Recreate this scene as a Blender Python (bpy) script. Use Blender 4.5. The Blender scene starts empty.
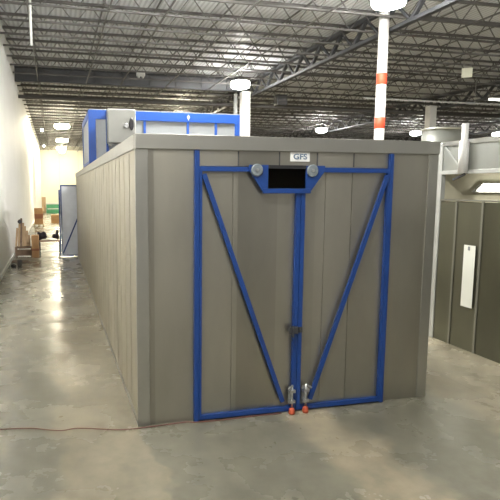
import bpy, bmesh, math, random
from mathutils import Vector, Matrix
random.seed(7)
C = bpy.context.scene.collection
PI = math.pi

# ------------------------------------------------------------------ materials
def mat(name, col, rough=.5, metal=0., noise=0., nscale=4., bump=0., bscale=30., emit=None, estr=0., spec=.5, stretch=(1,1,1)):
    m = bpy.data.materials.new(name); m.use_nodes = True
    nt = m.node_tree; N = nt.nodes; L = nt.links
    b = N['Principled BSDF']
    b.inputs['Base Color'].default_value = (*col, 1)
    b.inputs['Roughness'].default_value = rough
    b.inputs['Metallic'].default_value = metal
    b.inputs['Specular IOR Level'].default_value = spec
    tc = N.new('ShaderNodeTexCoord'); mp = N.new('ShaderNodeMapping')
    mp.inputs['Scale'].default_value = stretch
    L.new(tc.outputs['Object'], mp.inputs['Vector'])
    nz = N.new('ShaderNodeTexNoise'); nz.inputs['Scale'].default_value = nscale; nz.inputs['Detail'].default_value = 5
    L.new(mp.outputs[0], nz.inputs['Vector'])
    rp = N.new('ShaderNodeMapRange'); rp.inputs[1].default_value = .3; rp.inputs[2].default_value = .7
    rp.inputs[3].default_value = 1-noise; rp.inputs[4].default_value = 1+noise
    L.new(nz.outputs[0], rp.inputs[0])
    mx = N.new('ShaderNodeVectorMath'); mx.operation = 'SCALE'; mx.inputs[0].default_value = col
    L.new(rp.outputs[0], mx.inputs['Scale']); L.new(mx.outputs[0], b.inputs['Base Color'])
    if bump:
        n2 = N.new('ShaderNodeTexNoise'); n2.inputs['Scale'].default_value = bscale
        L.new(mp.outputs[0], n2.inputs['Vector'])
        bp = N.new('ShaderNodeBump'); bp.inputs['Strength'].default_value = bump; bp.inputs['Distance'].default_value = .01
        L.new(n2.outputs[0], bp.inputs['Height']); L.new(bp.outputs[0], b.inputs['Normal'])
    if emit:
        b.inputs['Emission Color'].default_value = (*emit, 1); b.inputs['Emission Strength'].default_value = estr
    return m

def galv_mat(name, col, rough, pitch=.457, off=0., axis=0, metal=.75, var=.10):
    """galvanised sheet: every panel has its own slight tone"""
    m = mat(name, col, rough, metal, .09, 2.2, .12, 3., stretch=(1,1,.35))
    nt = m.node_tree; N = nt.nodes; L = nt.links; b = N['Principled BSDF']
    tc = N.new('ShaderNodeTexCoord'); sp = N.new('ShaderNodeSeparateXYZ'); L.new(tc.outputs['Object'], sp.inputs[0])
    a = N.new('ShaderNodeMath'); a.operation = 'SUBTRACT'; a.inputs[1].default_value = off; L.new(sp.outputs[axis], a.inputs[0])
    d = N.new('ShaderNodeMath'); d.operation = 'DIVIDE'; d.inputs[1].default_value = pitch; L.new(a.outputs[0], d.inputs[0])
    f = N.new('ShaderNodeMath'); f.operation = 'FLOOR'; L.new(d.outputs[0], f.inputs[0])
    w = N.new('ShaderNodeTexWhiteNoise'); w.noise_dimensions = '1D'; L.new(f.outputs[0], w.inputs['W'])
    r = N.new('ShaderNodeMapRange'); r.inputs[3].default_value = 1-var; r.inputs[4].default_value = 1+var; L.new(w.outputs[0], r.inputs[0])
    old = b.inputs['Base Color'].links[0].from_socket
    s = N.new('ShaderNodeVectorMath'); s.operation = 'SCALE'; L.new(old, s.inputs[0]); L.new(r.outputs[0], s.inputs['Scale'])
    L.new(s.outputs[0], b.inputs['Base Color'])
    r2 = N.new('ShaderNodeMapRange'); r2.inputs[3].default_value = rough-.05; r2.inputs[4].default_value = rough+.07; L.new(w.outputs[0], r2.inputs[0])
    L.new(r2.outputs[0], b.inputs['Roughness'])
    return m

M = {}
M['galv_front'] = galv_mat('galvanised_front', (.385,.37,.315), .34, .457, 1.09-.457*4, metal=.9)
M['galv_side_lit'] = galv_mat('galvanised_side_lit', (.46,.425,.33), .38, .457, 0, 1, metal=.8, var=.05)  # same metal as the front; paler, warmer wall reflection put into its colour
M['trim'] = mat('galvanised_trim', (.41,.405,.365), .34, .85, .04, 3)
M['dark_galv'] = galv_mat('dark_galvanised', (.155,.155,.115), .38, .56, .22, 1, var=.12)
M['inner_shade'] = mat('booth_inside_shade', (.035,.025,.025), .6, .2, .1)  # near-black colour stands in for the shade inside the closed booth
M['blue'] = mat('blue_paint', (.008,.042,.19), .38, 0, .06, 5)
M['blue_bright'] = mat('blue_unit_paint', (.012,.065,.30), .42, 0, .05, 5)
M['unit_panel'] = mat('unit_panel_grey', (.30,.32,.33), .45, .3, .05, 3)
M['control'] = mat('control_box_grey', (.27,.275,.255), .5, .1, .04, 4)
M['roller'] = mat('roller_grey', (.20,.23,.25), .5, .3)
M['black'] = mat('black_rubber', (.015,.015,.017), .5)
M['seam_strip'] = mat('seam_strip_grey', (.27,.27,.23), .4, .6)
M['seam'] = mat('seam_dark', (.06,.06,.06), .6)
M['chrome'] = mat('zinc_hardware', (.55,.56,.56), .3, .9, .05)
M['orange'] = mat('orange_rubber', (.42,.075,.03), .6, 0, .08)
M['white'] = mat('white_paint', (.78,.78,.76), .45, 0, .03)
M['white_dim'] = mat('white_metal', (.45,.46,.44), .45, .2, .05)
M['ink'] = mat('sign_ink', (.10,.16,.24), .5)
M['steel'] = mat('joist_steel', (.11,.105,.10), .55, .2, .1, 2)
M['girder'] = mat('girder_steel', (.045,.047,.052), .55, .2, .1, 2)
M['girderface'] = mat('girder_face', (.13,.135,.145), .55, .2, .12, 1.2)
M['column'] = mat('column_paint', (.72,.71,.68), .45, 0, .05, 3)
M['red'] = mat('red_band_paint', (.78,.075,.03), .5, 0, .05)
M['lens'] = mat('lamp_lens', (.9,.9,.9), .4, emit=(1,.975,.92), estr=300)
M['lens_warm'] = mat('lamp_lens_warm', (.9,.9,.9), .4, emit=(1,.90,.66), estr=300)
M['lens_tube'] = mat('tube_lens', (.9,.9,.9), .4, emit=(1,.98,.92), estr=12)
M['lens_small'] = mat('small_globe', (.9,.9,.88), .4, emit=(1,.95,.85), estr=5)
M['prism'] = mat('prismatic_reflector', (.9,.9,.9), .4, emit=(1,.975,.92), estr=120)
M['prism_warm'] = mat('prismatic_reflector_warm', (.9,.9,.9), .4, emit=(1,.90,.66), estr=120)
M['housing'] = mat('lamp_housing', (.5,.5,.5), .4, .6)
M['heater'] = mat('heater_case', (.05,.05,.052), .5, .3)
M['cardboard'] = mat('cardboard', (.42,.24,.11), .8, 0, .1, 3)
M['cardtape'] = mat('red_brown_band', (.27,.11,.055), .7, 0, .1)
M['wood'] = mat('timber', (.36,.25,.145), .7, 0, .22, 3, stretch=(4,4,.6))
M['wood_dark'] = mat('dark_timber', (.13,.085,.055), .7, 0, .25, 5)
M['benchtop'] = mat('bench_board', (.30,.15,.11), .6, 0, .15)
M['cloth'] = mat('dark_cloth', (.035,.03,.032), .85, 0, .2, 9, .5, 20)
M['green'] = mat('green_paint', (.05,.22,.11), .6, 0, .1)
M['cream'] = mat('cream_lining', (.70,.66,.50), .6, 0, .04)
M['cord'] = mat('cord_red', (.16,.06,.045), .6)
M['tank'] = galv_mat('tank_sheet', (.33,.34,.31), .4, 10, 0, 0, .6)

# concrete floor
def floor_material():
    m = bpy.data.materials.new('polished_concrete'); m.use_nodes = True
    nt = m.node_tree; N = nt.nodes; L = nt.links; b = N['Principled BSDF']
    tc = N.new('ShaderNodeTexCoord')
    def noise(scale, detail=6, rough=.6, st=(1,1,1), loc=(0,0,0), dist=0):
        mp = N.new('ShaderNodeMapping'); mp.inputs['Scale'].default_value = st; mp.inputs['Location'].default_value = loc
        L.new(tc.outputs['Object'], mp.inputs['Vector'])
        n = N.new('ShaderNodeTexNoise'); n.inputs['Scale'].default_value = scale; n.inputs['Detail'].default_value = detail
        n.inputs['Roughness'].default_value = rough; n.inputs['Distortion'].default_value = dist
        L.new(mp.outputs[0], n.inputs['Vector']); return n.outputs[0]
    def math_(op, a, b_=None, clamp=False):
        n = N.new('ShaderNodeMath'); n.operation = op; n.use_clamp = clamp
        for i, v in enumerate((a, b_)):
            if v is None: continue
            if isinstance(v, (int, float)): n.inputs[i].default_value = v
            else: L.new(v, n.inputs[i])
        return n.outputs[0]
    def rng(v, a, b_, c, d):
        n = N.new('ShaderNodeMapRange'); L.new(v, n.inputs[0])
        for i, q in enumerate((a, b_, c, d)): n.inputs[i+1].default_value = q
        n.interpolation_type = 'SMOOTHSTEP'; return n.outputs[0]
    sp = N.new('ShaderNodeSeparateXYZ'); L.new(tc.outputs['Object'], sp.inputs[0]); X, Y = sp.outputs[0], sp.outputs[1]
    wob = rng(noise(1.3, 3), .3, .7, -.13, .13)
    Xw = math_('ADD', X, wob)
    # pale dusty lane beside the booth, and a pale patch in front of the doors
    lane = math_('MULTIPLY', rng(Xw, -.95, -.75, 0, 1), rng(Xw, .02, .12, 1, 0))
    d = math_('ADD', X, math_('MULTIPLY', Y, .05)); dw = math_('ADD', d, wob)
    patch = math_('MULTIPLY', math_('MULTIPLY', rng(dw, 1.45, 1.75, 0, 1), rng(dw, 2.1, 2.35, 1, 0)), rng(Y, -.05, .1, 1, 0))
    lane3 = math_('MULTIPLY', rng(Xw, -1.9, -1.7, 0, 1), rng(Xw, -1.45, -1.3, 1, 0))
    right = rng(Xw, 3.5, 3.9, 0, 1)
    slab = math_('ADD', math_('ADD', math_('MULTIPLY', lane, .6), math_('MULTIPLY', patch, .9)), math_('ADD', math_('MULTIPLY', lane3, .35), math_('MULTIPLY', right, .55)), True)
    big = rng(noise(.8, 4), .25, .75, 0, 1); fine = rng(noise(5, 6, .6), .2, .8, 0, 1)
    base = N.new('ShaderNodeMix'); base.data_type = 'RGBA'
    base.inputs[6].default_value = (.165,.158,.120,1); base.inputs[7].default_value = (.33,.285,.20,1)
    L.new(math_('MULTIPLY', slab, rng(noise(1.6, 3, .5), .15, .8, .55, 1)), base.inputs[0])
    k = math_('MULTIPLY', math_('ADD', math_('MULTIPLY', big, .22), .87), math_('ADD', math_('MULTIPLY', fine, .34), .83))
    # dark scuffs
    sc = rng(noise(2.3, 5, .55, (1,.6,1), (3,1,0), .2), .50, .80, 1, .70)
    k = math_('MULTIPLY', k, sc)
    # saw-cut joints
    def joint(v, at, w=.006):
        return rng(math_('ABSOLUTE', math_('SUBTRACT', v, at)), w, w*2.2, .62, 1)
    for at in (5.02, 7.95, 10.9, 13.8, -3.2): k = math_('MULTIPLY', k, joint(Y, at, .008))
    k = math_('MULTIPLY', k, joint(X, 4.3, .003))
    s = N.new('ShaderNodeVectorMath'); s.operation = 'SCALE'; L.new(base.outputs[2], s.inputs[0]); L.new(k, s.inputs['Scale'])
    L.new(s.outputs[0], b.inputs['Base Color'])
    L.new(rng(noise(1.1, 5, .6, (1,1,1), (7,2,0)), .3, .7, .19, .34), b.inputs['Roughness'])
    b.inputs['Specular IOR Level'].default_value = .5
    bp = N.new('ShaderNodeBump'); bp.inputs['Strength'].default_value = .05; bp.inputs['Distance'].default_value = .004
    L.new(noise(3.5, 3), bp.inputs['Height']); L.new(bp.outputs[0], b.inputs['Normal'])
    return m
M['floor'] = floor_material()

def striped(name, col, pitch, axis, dark=.8, width=.04, rough=.6, smooth=False):
    m = mat(name, col, rough, 0, .03, .6)
    nt = m.node_tree; N = nt.nodes; L = nt.links; b = N['Principled BSDF']
    tc = N.new('ShaderNodeTexCoord'); sp = N.new('ShaderNodeSeparateXYZ'); L.new(tc.outputs['Object'], sp.inputs[0])
    d = N.new('ShaderNodeMath'); d.operation = 'DIVIDE'; d.inputs[1].default_value = pitch; L.new(sp.outputs[axis], d.inputs[0])
    f = N.new('ShaderNodeMath'); f.operation = 'FRACT'; L.new(d.outputs[0], f.inputs[0])
    p = N.new('ShaderNodeMath'); p.operation = 'PINGPONG'; p.inputs[1].default_value = .5; L.new(f.outputs[0], p.inputs[0])
    r = N.new('ShaderNodeMapRange'); r.inputs[1].default_value = width*.5; r.inputs[2].default_value = width
    r.inputs[3].default_value = dark; r.inputs[4].default_value = 1; L.new(p.outputs[0], r.inputs[0])
    old = b.inputs['Base Color'].links[0].from_socket
    s = N.new('ShaderNodeVectorMath'); s.operation = 'SCALE'; L.new(old, s.inputs[0]); L.new(r.outputs[0], s.inputs['Scale'])
    L.new(s.outputs[0], b.inputs['Base Color'])
    return m
M['wall'] = striped('painted_wall_panels', (.88,.88,.86), 1.83, 1, .93, .012)
M['wallback'] = striped('back_wall_panels', (.74,.71,.60), 2.4, 0, .85, .02)
M['deck'] = striped('roof_deck', (.70,.72,.73), .15, 0, .72, .3)

# ------------------------------------------------------------------ mesh helpers
def B(): return bmesh.new()
def box(bm, x0, x1, y0, y1, z0, z1, mi=0):
    vs = [bm.verts.new((x, y, z)) for x in (x0, x1) for y in (y0, y1) for z in (z0, z1)]
    for q in ((0,1,3,2),(4,6,7,5),(0,4,5,1),(2,3,7,6),(0,2,6,4),(1,5,7,3)):
        f = bm.faces.new([vs[i] for i in q]); f.material_index = mi
    return bm
def bar(bm, a, b, w, d=None, up=(0,1,0)):
    """square bar from a to b, w wide (sideways) and d thick along 'up'"""
    d = d or w; a = Vector(a); b = Vector(b); t = (b-a).normalized(); u = Vector(up)
    s = t.cross(u)
    if s.length < 1e-4: u = Vector((1,0,0)); s = t.cross(u)
    s.normalize(); u = s.cross(t).normalized()
    vs = []
    for p in (a, b):
        for i, j in ((-1,-1),(1,-1),(1,1),(-1,1)): vs.append(bm.verts.new(p + s*i*w/2 + u*j*d/2))
    for q in ((0,1,2,3),(7,6,5,4),(0,4,5,1),(1,5,6,2),(2,6,7,3),(3,7,4,0)): bm.faces.new([vs[i] for i in q])
    return bm
def lathe(bm, prof, c=(0,0,0), n=24, axis='z', cap=True):
    c = Vector(c); rings = []
    for r, h in prof:
        ring = []
        for i in range(n):
            a = 2*PI*i/n; p = (r*math.cos(a), r*math.sin(a), h)
            if axis == 'y': p = (p[0], p[2], p[1])
            if axis == 'x': p = (p[2], p[0], p[1])
            ring.append(bm.verts.new(c+Vector(p)))
        rings.append(ring)
    for a, b in zip(rings, rings[1:]):
        for i in range(n):
            f = bm.faces.new((a[i], a[(i+1)%n], b[(i+1)%n], b[i])); f.smooth = True
    if cap: bm.faces.new(rings[0][::-1]); bm.faces.new(rings[-1])
    return bm
def tube(bm, pts, r, n=8):
    pts = [Vector(p) for p in pts]; rings = []
    for i, p in enumerate(pts):
        t = (pts[min(i+1, len(pts)-1)] - pts[max(i-1, 0)]).normalized()
        s = t.cross(Vector((0,0,1)));
        if s.length < 1e-3: s = t.cross(Vector((0,1,0)))
        s.normalize(); u = s.cross(t)
        rings.append([bm.verts.new(p + s*r*math.cos(2*PI*k/n) + u*r*math.sin(2*PI*k/n)) for k in range(n)])
    for a, b in zip(rings, rings[1:]):
        for i in range(n):
            f = bm.faces.new((a[i], a[(i+1)%n], b[(i+1)%n], b[i])); f.smooth = True
    bm.faces.new(rings[0][::-1]); bm.faces.new(rings[-1]); return bm
def obj(name, bm, m, parent=None, bevel=0, kind=None, label=None):
    bmesh.ops.recalc_face_normals(bm, faces=bm.faces)
    me = bpy.data.meshes.new(name); bm.to_mesh(me); bm.free()
    for k in (m if isinstance(m, (list, tuple)) else [m]): me.materials.append(k)
    o = bpy.data.objects.new(name, me); C.objects.link(o)
    if parent: o.parent = parent
    if bevel:
        b = o.modifiers.new('bevel', 'BEVEL'); b.width = bevel; b.segments = 2; b.limit_method = 'ANGLE'
    if kind: o['kind'] = kind
    if label: o['label'] = label
    return o
def thing(name, label, cat, loc=(0,0,0), rz=0, group=None):
    o = bpy.data.objects.new(name, None); C.objects.link(o); o.location = loc; o.rotation_euler.z = rz
    o['label'] = label; o['category'] = cat; o.empty_display_size = .2
    if group: o['group'] = group
    return o
def tag(o, label, cat, group=None):
    o['label'] = label; o['category'] = cat
    if group: o['group'] = group
    return o
def hung(bm, xs, y, z):
    for x in xs: lathe(bm, [(.01, z), (.01, DECK-.003)], (x, y, 0), 6)
    return bm
def dup(root, loc, label=None, group=None):
    r = root.copy(); C.objects.link(r); r.location = loc
    if label: r['label'] = label
    if group: r['group'] = group
    for ch in list(root.children):
        c = ch.copy(); C.objects.link(c); c.parent = r
        for g in list(ch.children):
            e = g.copy(); C.objects.link(e); e.parent = c
    return r

# ------------------------------------------------------------------ the hall
WX, DECK, XR, YB = -2.35, 7.95, 56, 68
obj('floor', box(B(), WX-.2, XR, -9, YB+.2, -.2, 0), M['floor'], kind='structure')
obj('ceiling', box(B(), WX-.2, XR, -9, YB+.2, DECK, DECK+.2), M['deck'], kind='structure')
obj('wall_left', box(B(), WX-.2, WX, -9, YB+.2, 0, DECK), M['wall'], kind='structure')
obj('wall_back', box(B(), WX, XR, YB, YB+.2, 0, DECK), M['wallback'], kind='structure')
obj('wall_right', box(B(), XR, XR+.2, -9, YB+.2, 0, DECK), M['wallback'], kind='structure')
# low guard strip along the foot of the left wall
obj('baseboard_left', box(B(), WX, WX+.03, -9, YB, 0, .12), M['wall'], kind='structure')

# bar joists
X0, X1 = WX+.02, 54
def joist():
    r = thing('roof_joist', 'dark steel bar joist spanning under the pale roof deck', 'joist', (0,0,0), 0, 'steel bar joists under the roof deck')
    bm = B(); box(bm, X0, X1, -.055, -.01, 7.88, DECK-.002); box(bm, X0, X1, .01, .055, 7.88, DECK-.002); obj('top_chord', bm, M['steel'], r)
    bm = B(); box(bm, X0, X1, -.045, -.01, 7.31, 7.36); box(bm, X0, X1, .01, .045, 7.31, 7.36); obj('bottom_chord', bm, M['steel'], r)
    bm = B(); n = int((X1-X0)/.45); s = (X1-X0)/n
    for i in range(n):
        a = X0+i*s; z = (7.34, 7.91) if i % 2 else (7.91, 7.34)
        bar(bm, (a, 0, z[0]), (a+s, 0, z[1]), .025)
    obj('web', bm, M['steel'], r)
    return r
j0 = joist(); y = 7.0; first = True
while y < YB-1:
    if abs(y-20.5) > .3:
        if first: j0.location.y = y; first = False
        else: dup(j0, (0, y, 0))
    y += 1.5

# bridging rods across the joists
b0 = None
for x in (-1.35, .75, 2.3, 4.4, 6.5, 11.0, 13.4, 15.8, 18.2, 23, 25.5, 28, 30.5, 38, 43):
    if b0 is None:
        b0 = thing('bridging_rod', 'thin steel bridging angle running lengthwise across the bar joists', 'rod', (x,0,0), 0, 'bridging angles across the joists')
        obj('upper_angle', box(B(), -.02, .02, 6.5, YB-.5, 7.84, 7.875), M['steel'], b0)
        obj('lower_angle', box(B(), -.02, .02, 6.5, YB-.5, 7.27, 7.305), M['steel'], b0)
    else: dup(b0, (x, 0, 0))

# joist girders (trusses) running along the hall on the columns
def girder(x, label):
    r = thing('truss_girder', label, 'truss', (x,0,0), 0, None)
    bm = B(); box(bm, -.09, -.015, 2, YB-.3, 7.70, 7.84); box(bm, .015, .09, 2, YB-.3, 7.70, 7.84); obj('top_chord', bm, M['girder'], r)
    bm = B(); box(bm, -.085, -.015, 2, YB-.3, 7.05, 7.16); box(bm, .015, .085, 2, YB-.3, 7.05, 7.16); obj('bottom_chord', bm, M['girder'], r)
    bm = B(); yy = 2.
    while yy < YB-2:
        bar(bm, (0, yy, 7.12), (0, yy+.75, 7.76), .07, .07, (1,0,0))
        bar(bm, (0, yy+.75, 7.76), (0, yy+1.5, 7.12), .11, .11, (1,0,0)); yy += 1.5
    obj('web', bm, M['girder'], r)
    return r
girder(8.76, 'dark steel truss girder carried by the red-banded column, running away down the hall')
girder(20.6, 'dark steel truss girder on the far column behind the right-hand enclosure')
girder(33.0, 'dark steel truss girder farthest to the right, deep in the hall')

r = thing('deep_beam', 'deep dark grey steel beam crossing from the left wall to the truss', 'beam', (0,20.5,0))
bm = B(); box(bm, WX+.01, 8.22, -.02, .02, 7.30, 7.84); obj('web_plate', bm, M['girderface'], r)
bm = B(); box(bm, WX+.01, 8.22, -.12, .12, 7.84, 7.90); obj('top_flange', bm, M['girder'], r)
bm = B(); box(bm, WX+.01, 8.22, -.12, .12, 7.25, 7.30); obj('bottom_flange', bm, M['girder'], r)
bm = B()
for i in range(8): box(bm, -1.3+i*1.25, -1.27+i*1.25, -.10, -.02, 7.30, 7.84)
obj('stiffener', bm, M['girderface'], r)

tag(obj('sprinkler_main', lathe(hung(B(), [-1+4.5*i for i in range(9)], 22.55, 7.02), [(.09, WX+.02), (.09, 40)], (0,22.55,6.93), 12, 'x'), M['steel']), 'long dark pipe crossing the hall under the joists beyond the deep beam', 'pipe')
tag(obj('conduit', lathe(hung(B(), [13+4.5*i for i in range(9)], 15.5, 6.385), [(.035, 12), (.035, 54)], (0,15.5,6.35), 8, 'x'), M['white_dim']), 'thin pale conduit crossing high above the right-hand enclosure', 'pipe')
tag(obj('drop_pipe', lathe(B(), [(.035, 6.3), (.035, DECK-.003)], (-1.28,10,0), 10), M['white']), 'white vertical pipe hanging from the roof beside the left wall', 'pipe')

# columns
def column(x, y, w, rnd, label, bands=()):
    r = thing('steel_column', label, 'column', (x,y,0))
    if rnd: obj('shaft', lathe(B(), [(w/2,.02),(w/2,7.88)], n=28), M['column'], r)
    else:
        obj('shaft', box(B(), -w/2, w/2, -w/2, w/2, .02, 7.28), M['column'], r, .02)
    obj('base_plate', box(B(), -w*.75, w*.75, -w*.75, w*.75, 0, .025), M['girder'], r)
    obj('cap_plate', box(B(), -w*.5, w*.5, -w*.5, w*.5, 7.881 if rnd else 7.281, 7.90 if rnd else 7.30), M['girder'], r)
    for z in bands:
        obj('red_band', lathe(B(), [(w/2+.001, z-.16),(w/2+.006,z-.155),(w/2+.006,z+.155),(w/2+.001,z+.16)], n=28) , M['red'], r)
    return r
column(8.52, 8.93, .29, True, 'white round column with two red-orange bands rising behind the booth doors', (5.72, 4.47, 2.9, 1.6))
column(8.44, 20.5, .42, False, 'white square column with a bright lamp in front of its top')
column(20.27, 22.07, .44, False, 'white square column seen above the round tank at right')
obj_dp = tag(obj('downpipe', lathe(B(), [(.10, 0), (.10, 7.2)], (8.02,20.7,0), 12), M['white_dim']), 'grey downpipe beside the white column under the bright lamp', 'pipe')

# high bay lamps
def lamp(loc, label, warm=False, s=1.35):
    r = thing('high_bay_lamp', label, 'lamp', loc, 0, None)
    obj('stem', lathe(B(), [(.012, .421), (.012, DECK-loc[2]-.003)], n=8), M['housing'], r)
    obj('housing', lathe(B(), [(.30*s,.171),(.30*s,.19),(.12,.26),(.12,.40),(.06,.42)], n=20), M['housing'], r)
    obj('reflector', lathe(B(), [(.30*s,.012),(.30*s,.06),(.295*s,.12),(.29*s,.17)], n=16), M['prism_warm'] if warm else M['prism'], r)
    obj('lens', lathe(B(), [(.15*s,-.12),(.27*s,-.07),(.30*s,0),(.30*s,.011)], n=16), M['lens_warm'] if warm else M['lens'], r)
    return r
lamp((7.12,6.6,7.0), 'glaring round lamp at the top of the red-banded column')
lamp((7.2,17.65,7.0), 'glaring round lamp in front of the white column behind the blue unit')
lamp((7.2,29.0,7.0), 'round lamp hidden behind the blue rooftop unit', True)
lamp((19.35,33.6,7.0), 'bright lamp just above the booth roof, left of the red-banded column')
lamp((27.8,33.7,7.0), 'bright lamp just above the booth roof, right of the red-banded column')
lamp((34.8,32.6,7.0), 'bright lamp at the right edge above the enclosure')
lamp((-.09,36.2,7.0), 'nearest of the bright lamps receding along the left aisle', True, 1.8)
lamp((.1,48.3,7.0), 'second bright lamp along the left aisle, behind the nearest one', True, 1.8)
lamp((.15,58.5,7.0), 'third bright lamp along the left aisle, beyond the second', True, 1.7)
lamp((.32,64.4,7.0), 'faint end lamp of the left aisle, right against the back wall', True, 1.1)
# unseen high bay lamps, out of frame, added for their light
lamp((2.4,6.3,7.0), 'unseen lamp added over the long booth, just above the view, to brighten the left wall', False, 2.0)  # added above the frame to brighten the left wall
lamp((-.6,-3.0,7.0), 'unseen lamp added over the left aisle behind the viewer', False, 1.1)
lamp((19.5,6.6,7.0), 'unseen lamp added beyond the right edge over the enclosure')
lamp((1.3,-8.2,7.0), 'unseen lamp added behind the viewer to brighten the upper booth front', False, .8)  # added so the booth front grows lighter towards its top
lamp((14,-4.5,7.0), 'unseen lamp added behind the viewer over the right floor', False, .9)
for (x, y, z, w) in ((-1.55,38.7,7.0,'nearer'),(-1.67,55.1,7.0,'farther')):
    r = thing('globe_light', w+' small round light hanging close to the left wall', 'light', (x,y,z))
    obj('stem', lathe(B(), [(.012,.12),(.012,DECK-z-.003)], n=8), M['housing'], r)
    obj('globe', lathe(B(), [(.03,-.13),(.10,-.09),(.13,0),(.10,.08),(.04,.11)], n=16), M['lens_small'], r)
# emergency light under the deep beam
r = thing('emergency_light', 'small white twin-head fixture on the face of the deep beam', 'light', (3.24,20.30,7.78))
obj('case', box(B(), -.2, .2, -.10, .07, -.07, .09), M['white'], r, .02)
for s in (-.1, .1): obj('lamp_head', lathe(B(), [(.035,-.16),(.06,-.1),(.06,-.07)], (s,-.02,0), 12), M['white'], r)
# strip fixture top right
r = thing('strip_light', 'long bright strip lamp high at the right edge', 'lamp', (21.2,17.4,6.95))
obj('tray', box(B(), -1.2, 2.4, -.09, .09, .0, .07), M['white'], r)
obj('tube', box(B(), -1.2, 2.4, -.06, .06, -.06, 0), M['lens_tube'], r, .01)
for s in (.4, 2.0): obj('hanger', box(B(), s-.01, s+.01, -.01, .01, .07, DECK-6.953), M['housing'], r)
# unit heater
r = thing('unit_heater', 'dark box heater hanging from the roof left of the red-banded column', 'heater', (10.4,20.7,6.72), 0)
obj('case', box(B(), -.27, .27, -.25, .25, 0, .52), M['heater'], r, .03)
bm = B()
for i in range(6): box(bm, -.22, .22, -.285, -.255, .05+i*.07, .075+i*.07)
obj('louvre', bm, M['steel'], r)
for s in (-.2, .2): obj('hanger', box(B(), s-.01, s+.01, -.01, .01, .52, DECK-6.723), M['steel'], r)
# hanging white panel
r = thing('hanging_sign', 'blank white square panel hanging from the joists at upper right', 'sign', (14.76,12.86,6.83), math.radians(-40))
obj('panel', box(B(), -.19, .19, -.03, .03, 0, .36), mat('pale_panel', (.85,.86,.70), .5), r, .01)
for s in (-.12, .12): obj('hanger', box(B(), s-.006, s+.006, -.006, .006, .36, DECK-6.833), M['housing'], r)

# ------------------------------------------------------------------ the booth with the blue doors
W, LN, H = 3.548, 15.31, 3.10
bo = thing('metal_booth', 'long galvanised metal booth with blue framed double doors in front', 'booth', (0,0,0))
T = .05
def panels_x(bm, x0, x1, y0, y1, z0, z1, seams, g=.0035, deep=.012):
    cuts = [x0]+[s for s in seams if x0+.03 < s < x1-.03]+[x1]
    for a, b in zip(cuts, cuts[1:]):
        box(bm, a+(g if a != x0 else 0), b-(g if b != x1 else 0), y0, y1, z0, z1)
    box(bm, x0+.001, x1-.001, y0+deep, y1-.001, z0+.001, z1-.001)
SE = [1.09+.457*i for i in range(-3, 6)]
bm = B(); panels_x(bm, .04, .60, 0, T, 0, 2.95, []); obj('front_panel', bm, M['galv_front'], bo)
bm = B(); panels_x(bm, 2.945, W-.04, 0, T, 0, 2.95, []); obj('front_panel', bm, M['galv_front'], bo)
bm = B(); panels_x(bm, .655, 2.90, 0, T, 2.785, 2.95, [1.09,1.56,2.01,2.46], .006); obj('header_panel', bm, M['galv_front'], bo)
for xs_ in (1.09,1.56,2.01,2.46): obj('header_seam', box(B(), xs_-.008, xs_+.008, -.003, -.0005, 2.79, 2.945), M['seam'], bo)
obj('header_trim', box(B(), -.015, W+.015, -.03, T, 2.95, H), M['trim'], bo, .004)
for a, b in ((-.015, .115), (W-.115, W+.015)):
    bm = B(); box(bm, a, b, -.012, .03, 0, 2.949)
    obj('corner_trim', bm, M['trim'], bo, .003)
def side(x0, x1, out, name):
    bm = B(); n = 33; s = (LN-.12)/n
    for i in range(n):
        a = .10+i*s
        box(bm, x0, x1, a+.003, a+s-.003, 0, 2.95)
        xr = (x0-.004, x0-.0005) if out < 0 else (x1+.0005, x1+.004)
        box(bm, xr[0], xr[1], a-.012, a+.012, 0, 2.94)
    xa = (x0+.01, x1-.001) if out < 0 else (x0+.001, x1-.01)
    box(bm, xa[0], xa[1], .052, LN-.052, .001, 2.949)
    return obj(name, bm, M['galv_side_lit'], bo)
side(0, T, -1, 'side_wall'); side(W-T, W, 1, 'side_wall')
for a, b in ((-.02, T), (W-T, W+.02)):
    obj('eave_trim', box(B(), a, b, .052, LN, 2.95, H), M['trim'], bo, .004)
obj('lining', box(B(), W-T-.02, W-T-.002, T+.002, LN-T-.01, 0, 2.99), M['inner_shade'], bo)  # dark sheet added over the bare side wall, painting interior shade behind the hatch
obj('lining', box(B(), T+.002, T+.02, T+.002, LN-T-.01, 0, 2.99), M['inner_shade'], bo)  # matching added sheet, interior shade put into its colour
obj('foot_channel', box(B(), -.012, -.0005, .05, LN, 0, .05), M['trim'], bo)
obj('roof', box(B(), T+.001, W-T-.001, T+.001, LN, 3.0, 3.06), M['inner_shade'], bo)
bm = B(); box(bm, T+.001, .60, LN-T, LN, 0, 2.99); box(bm, 2.95, W-T-.001, LN-T, LN, 0, 2.99); box(bm, .601, 2.949, LN-T, LN, 2.80, 2.99)
obj('rear_wall', bm, M['galv_side_lit'], bo)
# blue frame posts and header rail
obj('door_post', box(B(), .60, .652, -.05, 0.02, 0, 2.945), M['blue'], bo, .004)
obj('door_post', box(B(), 2.903, 2.945, -.05, 0.02, 0, 2.945), M['blue'], bo, .004)
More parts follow.
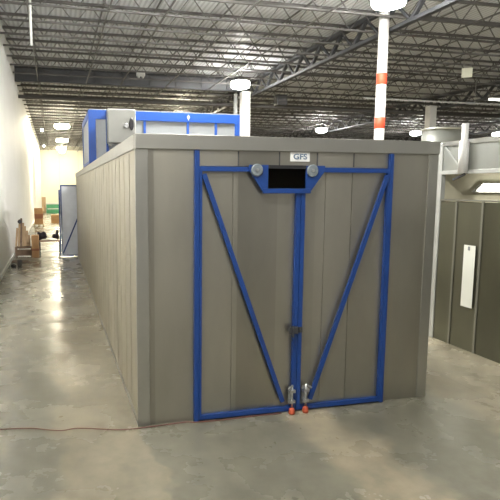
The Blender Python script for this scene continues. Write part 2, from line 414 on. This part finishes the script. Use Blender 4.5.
# doors
F0, F1 = -.05, -.005     # frame depth
def leaf(x0, x1, bx0, bx1, notch, name='door'):
    """one leaf; notch = (nx0, nx1) opening cut at the top"""
    d = bpy.data.objects.new(name, None); C.objects.link(d); d.parent = bo
    nx0, nx1 = notch
    bm = B(); w = .05
    hinge_left = bx0 == x0
    z0, z1 = .02, 2.78
    box(bm, x0, x1, F0, F1, z0, z0+w)                             # bottom rail
    if hinge_left:
        box(bm, x0, nx0-.05, F0, F1, z1-w, z1); box(bm, x0, x0+w*.5, F0, F1, z0+w, z1-w)
        box(bm, x1-w, x1, F0, F1, z0+w, 2.545)
    else:
        box(bm, nx1+.05, x1, F0, F1, z1-w, z1); box(bm, x1-w*.5, x1, F0, F1, z0+w, z1-w)
        box(bm, x0, x0+w, F0, F1, z0+w, 2.545)
    obj('door_frame', bm, M['blue'], d)
    bm = B()
    sm = SE
    if hinge_left:
        panels_x(bm, x0+.002, nx0-.045, .0, .03, .03, 2.775, [1.03,1.37], .004)
        panels_x(bm, nx0-.045, x1-.001, .0, .03, .03, 2.545, [1.37], .004)
    else:
        panels_x(bm, x0+.001, nx1+.045, .0, .03, .03, 2.545, [], .004)
        panels_x(bm, nx1+.045, x1-.002, .0, .03, .03, 2.775, [2.12,2.45], .004)
    obj('door_panel', bm, M['galv_front'], d)
    bm = B()
    if hinge_left: bar(bm, (x0+.04, -.055, 2.70), (1.635, -.055, .14), .05, .03)
    else: bar(bm, (x1-.04, -.055, 2.70), (1.975, -.055, .14), .05, .03)
    obj('brace', bm, M['blue'], d)
    return d
NX0, NX1 = 1.405, 1.845
dl = leaf(.655, 1.800, .655, None, (NX0, NX1)); dr = leaf(1.806, 2.90, None, 2.90, (NX0, NX1))
# notch surround: plates either side of the opening, bottom bar
def prism(bm, pts, y0, y1):
    a = [bm.verts.new((x, y0, z)) for x, z in pts]; b = [bm.verts.new((x, y1, z)) for x, z in pts]
    bm.faces.new(a); bm.faces.new(b[::-1]); n = len(pts)
    for i in range(n): bm.faces.new((a[i], b[i], b[(i+1)%n], a[(i+1)%n]))
    return bm
gp = bpy.data.objects.new('hatch_surround', None); C.objects.link(gp); gp.parent = bo
obj('gusset_plate', prism(B(), [(1.19,2.80),(NX0,2.80),(NX0,2.52),(1.345,2.52),(1.19,2.74)], -.075, -.051), M['blue'], gp, .003)
obj('gusset_plate', prism(B(), [(NX1,2.80),(2.07,2.80),(2.07,2.74),(1.905,2.52),(NX1,2.52)], -.075, -.051), M['blue'], gp, .003)
obj('lower_bar', box(B(), 1.345, 1.905, -.080, -.0515, 2.50, 2.552), M['blue'], gp, .003)
obj('upper_bar', box(B(), NX0+.001, NX1-.001, -.075, -.0515, 2.765, 2.80), M['black'], gp)
for cx in (1.268, 1.91):
    ro = obj('roller', lathe(B(), [(.055,-.105),(.066,-.100),(.066,-.084),(.03,-.079),(.03,-.076)], (cx,0,2.745), 24, 'y'), M['roller'], gp)
    obj('roller_hub', lathe(B(), [(.018,-.115),(.018,-.106)], (cx,0,2.745), 12, 'y'), M['chrome'], ro)
# sign
sg = obj('sign_plate', box(B(), 1.685, 1.915, -.008, -.0005, 2.845, 2.955-.01), M['white'], bo, .002, label='small white sign above the doors lettered GFS')
cu = bpy.data.curves.new('lettering', 'FONT'); cu.body = 'GFS'; cu.size = .082; cu.extrude = .0015; cu.align_x = 'CENTER'; cu.align_y = 'CENTER'; cu.offset = .002
to = bpy.data.objects.new('lettering_curve', cu); C.objects.link(to)
bpy.context.view_layer.update()
me = bpy.data.meshes.new_from_object(to.evaluated_get(bpy.context.evaluated_depsgraph_get()))
bpy.data.objects.remove(to); me.materials.clear(); me.materials.append(M['ink'])
lo = bpy.data.objects.new('lettering', me); C.objects.link(lo); lo.parent = sg
lo.rotation_euler = (PI/2, 0, 0); lo.location = (1.80, -.0095, 2.895); lo.scale = (1.2, 1, 1)
bm = B(); lathe(bm, [(.100,0),(.100,.0012)], (0,0,0), 36); bmesh.ops.scale(bm, vec=(1,.42,1), verts=bm.verts)
# drop bolts
for k, (bx, d) in enumerate(((1.735, dl), (1.905, dr))):
    db = obj('drop_bolt', lathe(B(), [(.011,.055),(.011,.34)], (bx,-.095,0), 12), M['chrome'], d)
    bm = B()
    for z in (.13, .25): box(bm, bx-.035, bx+.035, -.112, -.051, z, z+.03)
    box(bm, bx-.03, bx+.03, -.058, -.0512, .11, .31)
    obj('bolt_bracket', bm, M['chrome'], d)
    obj('bolt_handle', bar(B(), (bx, -.10, .335), (bx+(.06 if k else -.06), -.12, .30), .016), M['chrome'], d)
    obj('rubber_foot', lathe(B(), [(.034,.001),(.037,.02),(.03,.06),(.016,.075)], (bx,-.095,0), 16), M['orange'], d, label='orange rubber foot of the drop bolt')
# latch
lt = obj('latch', box(B(), 1.70, 1.80, -.085, -.051, .93, 1.01), M['girder'], dl, .006)
obj('latch_handle', bar(B(), (1.725,-.10,1.03), (1.725,-.10,.90), .022), M['girder'], dl)
obj('latch_keeper', box(B(), 1.812, 1.85, -.075, -.051, .94, 1.00), M['girder'], dr)
# rear leaf swung right round, standing out past the corner
rd = bpy.data.objects.new('rear_door', None); C.objects.link(rd); rd.parent = bo
y0, y1 = LN+.02, LN+.06
bm = B(); box(bm, -.59, .58, y0, y1, .02, .07); box(bm, -.59, .58, y0, y1, 2.63, 2.68); box(bm, -.59, -.54, y0, y1, .07, 2.63); box(bm, .53, .58, y0, y1, .07, 2.63)
obj('door_frame', bm, M['blue'], rd)
obj('door_panel', box(B(), -.585, .575, y0+.012, y0+.035, .03, 2.67), mat('pale_door_sheet', (.66,.69,.76), .4, .3, .05), rd, label='pale bluish sheet of the rear door')  # pale bluish tone over the whole sheet of the rear leaf
obj('brace', bar(B(), (-.55, y0-.012, .10), (.50, y0-.012, 2.55), .05, .025), M['blue'], rd)
obj('edge_tube', box(B(), -.655, -.597, y0, y1, .02, 2.5), M['blue'], rd)

# ------------------------------------------------------------------ blue rooftop unit
UY, UZ = 7.0, 3.105
u = thing('air_unit', 'blue framed grey air unit standing on the booth roof', 'unit', (0,0,UZ))
bm = B(); D2 = 9.6; t = 4.285-UZ
box(bm, -.03, .13, UY, UY+.12, 0, t); box(bm, 3.40, 3.52, UY, UY+.12, 0, t); box(bm, -.03, .06, D2-.12, D2, 0, t); box(bm, 3.40, 3.52, D2-.12, D2, 0, t)
box(bm, .13, 3.40, UY, UY+.10, t-.20, t); box(bm, -.03, .05, UY+.12, D2-.12, t-.16, t); box(bm, 3.44, 3.52, UY+.12, D2-.12, t-.16, t)
box(bm, .13, 3.40, UY, UY+.10, 0, .06); box(bm, -.03, .05, UY+.12, D2-.12, 0, .06)
obj('frame', bm, M['blue_bright'], u)
for x in (.385, 1.235, 2.25, 2.93): obj('mullion', box(B(), x-.028, x+.028, UY+.005, UY+.08, .061, t-.201), M['blue_bright'], u)
xs = (.131, .385, 1.235, 2.25, 2.93, 3.399)
for a, b in zip(xs, xs[1:]):
    obj('panel', box(B(), a+(.029 if a > .14 else 0), b-(.029 if b < 3.39 else 0), UY+.03, UY+.06, .061, t-.201), M['unit_panel'], u)
obj('side_panel', box(B(), -.01, .02, UY+.121, D2-.121, .061, t-.161), M['unit_panel'], u)
obj('side_panel', box(B(), 3.47, 3.50, UY+.121, D2-.121, .061, t-.161), M['unit_panel'], u)
obj('top_panel', box(B(), -.02, 3.51, UY+.01, D2-.01, t+.001, t+.02), M['unit_panel'], u)
# a white mark on the top rail
bm = B(); lathe(bm, [(.035,-.012),(.035,-.001)], (2.26,UY,t-.09), 6, 'y'); box(bm, 2.25, 2.27, UY-.012, UY-.001, t-.16, t-.04)
obj('white_mark', bm, M['white'], u)
cb = thing('control_cabinet', 'plain grey control cabinet with a black oval grip on the front of the blue unit', 'cabinet', (0,0,UZ))
obj('body', box(B(), .37, .985, UY-.30, UY-.003, .44, t-.0), M['control'], cb, .015)
obj('door', box(B(), .385, .97, UY-.318, UY-.301, .46, t-.02), M['control'], cb, .006)
obj('grip', lathe(B(), [(.05,-.332),(.075,-.329),(.075,-.319)], (.885,UY,t-.32), 20, 'y'), M['black'], cb).scale = (1,1,1)
g = C.objects[-1] if False else [o for o in cb.children if o.name.startswith('grip')][0]
for v in g.data.vertices: v.co.z = (v.co.z-(t-.32))*1.9+(t-.32); v.co.x = (v.co.x-.885)*.7+.885
obj('knob', lathe(B(), [(.045,-.335),(.055,-.319)], (.77,UY,t-.36), 16, 'y'), M['chrome'], cb)
obj('bracket', box(B(), .40, .46, UY-.25, UY-.004, .385, .438), M['control'], cb)
obj('bracket', box(B(), .88, .94, UY-.25, UY-.004, .385, .438), M['control'], cb)

# ------------------------------------------------------------------ enclosure at right
E2 = 5.47; EB = 2.40; EF = -3.4; ER = 8.6
en = thing('sheet_enclosure', 'dark sheet-metal enclosure with a white corner post at the right', 'booth', (0,0,0))
obj('corner_post', box(B(), E2-.01, E2+.07, EB-.10, EB, 0, 3.30), M['white_dim'], en, .004)
bm = B(); ys = [EB-.101, 1.91, 1.35, .79, .23, -.33, -.89, -1.45, -2.01, -2.57, EF]
for a, b in zip(ys, ys[1:]): box(bm, E2, E2+.04, b+.02, a-.02, 0, 2.35)
box(bm, E2+.01, E2+.035, EF+.001, EB-.102, .001, 2.349)
obj('lower_wall', bm, M['dark_galv'], en)
for yv in ys[1:-1]: obj('seam_strip', box(B(), E2-.012, E2+.005, yv-.022, yv+.022, 0, 2.36), M['seam_strip'], en)
obj('sill_rail', box(B(), E2-.015, E2+.06, EF, EB-.101, 2.362, 2.385), M['trim'], en)
obj('cross_beam', box(B(), E2-.02, E2+.06, EF, EB-.101, 2.79, 2.85), M['white_dim'], en, .004)
obj('upper_panel', box(B(), E2+.005, E2+.03, EF, EB-.101, 2.851, 3.25), M['tank'], en)
obj('top_rail', box(B(), E2-.02, E2+.06, EF, EB-.101, 3.251, 3.29), M['trim'], en)
obj('brace', bar(B(), (E2-.004, 2.25, 3.24), (E2-.004, 1.87, 2.88), .03, .015, (1,0,0)), M['white_dim'], en)
obj('riser_post', lathe(B(), [(.075,2.80),(.075,3.29),(.05,3.30),(.05,3.56)], (E2-.06,1.76,0), 20), M['white'], en)
bm = B(); box(bm, E2+.061, ER, EB-.04, EB, 0, 3.29); obj('end_wall', bm, M['cream'], en)
bm = B(); box(bm, ER, ER+.04, EF, EB, 0, 3.29); obj('far_wall', bm, M['cream'], en)
bm = B(); box(bm, E2+.061, ER+.04, EF, EB, 3.291, 3.33); obj('roof', bm, M['trim'], en)
obj('hook', bar(B(), (E2-.05,1.98,2.70), (E2-.05,1.72,2.785), .03, .03), M['girder'], en)
r = thing('wall_light', 'white strip light on the cream lining inside the enclosure', 'lamp', (6.12,EB-.12,2.50))
obj('tray', prism(B(), [(0,0),(.16,.15),(1.9,.15),(1.9,0)], .0, .078), M['white'], r)
obj('tube', prism(B(), [(.06,.02),(.17,.13),(1.85,.13),(1.85,.02)], -.04, -.001), mat('enclosure_tube', (.9,.9,.9), .4, emit=(1,.98,.88), estr=16), r)
r = thing('paper_sheet', 'white document sleeve hanging on the dark wall of the enclosure', 'sheet', (0,0,0))
bm = B()
va = [(-.0, 1.66, 1.68),(0, 1.40, 1.68),(0, 1.40, .71),(0, 1.66, .71)]
box(bm, E2-.030, E2-.026, 1.42, 1.66, .70, 1.68); obj('sheet', bm, mat('sleeve_white', (.86,.88,.80), .35), r)
obj('clip', box(B(), E2-.036, E2-.0125, 1.53, 1.57, 1.60, 1.66), M['unit_panel'], r)
# tank
r = thing('round_tank', 'grey round sheet-metal tank with a pale rim behind the enclosure', 'tank', (7.16,4.45,0))
obj('shell', lathe(B(), [(.42,0),(.42,3.44),(.435,3.46),(.435,3.50),(.425,3.51),(.425,3.76)], n=48), M['tank'], r)
obj('rim', lathe(B(), [(.425,3.761),(.44,3.765),(.44,3.80),(.40,3.81)], n=48), M['trim'], r)

# ------------------------------------------------------------------ things down the aisle
# timber rack leaning against the wall
r = thing('timber_stack', 'tan timber offcuts stacked upright on a dark crate by the left wall', 'timber', (-2.0,16.0,0))
obj('crate', box(B(), -.29, .34, -.25, .25, .30, .36), M['wood_dark'], r)
for sx in (-.26, .31):
    for sy in (-.22, .22): obj('crate_leg', box(B(), sx-.03, sx+.03, sy-.03, sy+.03, 0, .299), M['wood_dark'], r)
obj('crate_side', box(B(), -.27, .32, -.26, -.252, .03, .27), M['wood_dark'], r)
for i, (xa, xb, h, tone) in enumerate(((-.25,-.20,1.05,0),(-.16,-.10,1.38,0),(-.08,-.04,1.42,1),(0,.02,1.25,0),(.07,.08,1.12,0),(.15,.15,.95,0),(.23,.22,.78,0))):
    obj('board', bar(B(), (xa,-.1+.02*i,.361), (xb,.1,h), .075, .035, (0,1,0)), M['wood_dark'] if tone else M['wood'], r)
obj('wire_coil', lathe(B(), [(.05,-.02),(.075,0),(.05,.02)], (-.1,-.03,1.30), 20, 'y'), M['girder'], r)
r = thing('cardboard_carton', 'brown carton standing on end beside the timber stack', 'box', (-1.57,15.52,0))
obj('body', box(B(), -.10, .16, -.2, .2, .0, .82), M['cardboard'], r, .008)
obj('band', box(B(), -.103, .163, -.203, .203, .25, .33), M['cardtape'], r)
# bench
r = thing('work_bench', 'low bench with a red-brown top and thin legs in the aisle', 'bench', (-1.05,16.0,0))
obj('top', box(B(), -.38, .42, -.25, .25, .54, .57), M['benchtop'], r, .004)
for sx in (-.34, .38):
    for sy in (-.21, .21): obj('leg', box(B(), sx-.018, sx+.018, sy-.018, sy+.018, 0, .539), M['girder'], r)
obj('shelf', box(B(), -.35, .40, -.20, .20, .14, .16), M['white_dim'], r)
def bag(x, y, z, sx, sz, label, mirror=1):
    bm = B(); bmesh.ops.create_icosphere(bm, subdivisions=3, radius=1)
    for v in bm.verts:
        c = v.co; k = 1+.18*math.sin(5*c.x+2*c.y)+.12*math.sin(7*c.z+3*c.x)
        v.co = Vector((c.x*sx*k, c.y*.16*k, max(c.z, -.55)*sz*k*(1-.55*mirror*c.x) + 0))
    zmin = min(v.co.z for v in bm.verts)
    for v in bm.verts: v.co.z -= zmin
    for f in bm.faces: f.smooth = True
    o = obj('cloth_bundle', bm, M['cloth'], None); o.location = (x,y,z); tag(o, label, 'bundle'); return o
bag(-1.27, 16.0, .571, .19, .17, 'dark cloth bundle on the bench next to the carton')
bag(-.78, 16.02, .571, .13, .18, 'dark cloth bundle on the bench next to the open rear door', -1)
# cartons further down
r = thing('carton_stack', 'tall orange-brown carton on a pale pallet far down the aisle', 'box', (-1.85,33.0,0))
obj('carton', box(B(), -.28, .28, -.3, .3, .15, 1.22), M['cardboard'], r, .01)
obj('band', box(B(), -.285, .285, -.305, .305, .52, .84), M['cardtape'], r)
bm = B()
for s in (-.3, 0, .3): box(bm, s-.05, s+.05, -.35, .35, 0, .11)
box(bm, -.36, .36, -.35, .35, .111, .149); obj('pallet', bm, mat('pale_pallet', (.5,.42,.28), .8), r)
tag(obj('cardboard_carton', box(B(), -1.06, -.45, 35.8, 36.3, 0, .62), M['cardboard'], None, .01), 'low orange-brown carton on the floor beyond the tall one', 'box')
r = thing('green_skip', 'green metal container with a pale rim near the back wall', 'container', (-.88,53.0,0))
obj('body', box(B(), -.72, .62, -.5, .5, .0, .92), M['green'], r, .02)
obj('rim', box(B(), -.74, .64, -.52, .52, .921, 1.02), M['white_dim'], r)
obj('stripe', box(B(), -.60, .5, -.52, -.501, .42, .52), M['white_dim'], r)
r = thing('leaning_board', 'pale brown board standing on end left of the green container', 'board', (-1.84,53.2,0))
obj('panel', box(B(), -.20, .20, -.04, .04, 0, 1.66), M['wood'], r)
obj('foot', box(B(), -.22, .22, -.25, .25, 0, .0001+.05), M['wood'], r) if False else None
# litter by the wall
bm = B(); bmesh.ops.create_icosphere(bm, subdivisions=2, radius=.09)
for v in bm.verts: v.co.z = max(v.co.z*.7, -.04)+.04; v.co.x *= 1+.3*math.sin(9*v.co.y)
tag(obj('rag', bm, M['cloth']), 'small dark rag on the floor beside the left wall', 'rag').location = (-2.16,12.9,0)
tag(obj('tin_can', lathe(B(), [(.075,0),(.08,.01),(.08,.19),(.06,.2)], (-1.98,13.2,0), 18), M['steel']), 'small grey can on the floor by the left wall', 'can')
tag(obj('scrap_board', box(B(), -2.3, -1.75, 14.0, 14.35, 0, .04), M['wood_dark']), 'thin dark board lying on the floor in front of the timber stack', 'board')

# red-brown cord across the floor
pts = [(-2.34,.30),(-1.9,.31),(-1.45,.27),(-1.14,.22),(-.93,.12),(-.80,.08),(-.68,.10),(-.55,.07),(-.42,.02),(-.21,-.05),(0,-.06),(.28,-.045),(.52,-.035),(.60,-.062),(.9,-.075),(1.3,-.065),(1.62,-.07)]
sm = []
for i in range(len(pts)-1):
    p0 = pts[max(i-1,0)]; p1 = pts[i]; p2 = pts[i+1]; p3 = pts[min(i+2,len(pts)-1)]
    for k in range(4):
        t = k/4
        sm.append(tuple(.5*((2*p1[c])+(-p0[c]+p2[c])*t+(2*p0[c]-5*p1[c]+4*p2[c]-p3[c])*t*t+(-p0[c]+3*p1[c]-3*p2[c]+p3[c])*t**3) for c in (0,1))+(.009,))
sm.append(pts[-1]+(.009,))
tag(obj('power_cord', tube(B(), sm, .006), M['cord']), 'thin red-brown cord lying across the floor to the booth doors', 'cord')

# ------------------------------------------------------------------ world and camera
w = bpy.data.worlds.new('hall_air'); bpy.context.scene.world = w; w.use_nodes = True
w.node_tree.nodes['Background'].inputs[0].default_value = (1,.97,.92,1)
w.node_tree.nodes['Background'].inputs[1].default_value = .26

cp = (-0.8242076220044685, -5.57536344730511, 2.547480122689696)
yaw, pit, rol, f, sx, sy = 0.25100292801036145, -0.12520234301269362, 0.002063099025354595, 544.3830221525352, -55.974116633221804, 7.266431406869931
F = Vector((math.sin(yaw)*math.cos(pit), math.cos(yaw)*math.cos(pit), math.sin(pit)))
R = Vector((math.cos(yaw), -math.sin(yaw), 0)); U = R.cross(F)
R2 = R*math.cos(rol)+U*math.sin(rol); U2 = U*math.cos(rol)-R*math.sin(rol)
cam = bpy.data.cameras.new('camera'); co = bpy.data.objects.new('camera', cam); C.objects.link(co)
mt = Matrix((R2, U2, -F)).transposed().to_4x4(); mt.translation = Vector(cp); co.matrix_world = mt
cam.sensor_width = 36; cam.sensor_fit = 'HORIZONTAL'; cam.lens = f/500*36; cam.shift_x = -sx/500; cam.shift_y = sy/500
cam.clip_end = 200
bpy.context.scene.camera = co
vs = bpy.context.scene.view_settings
vs.view_transform = 'Standard'; vs.look = 'None'; vs.gamma = 1; vs.exposure = .2; vs.use_curve_mapping = False
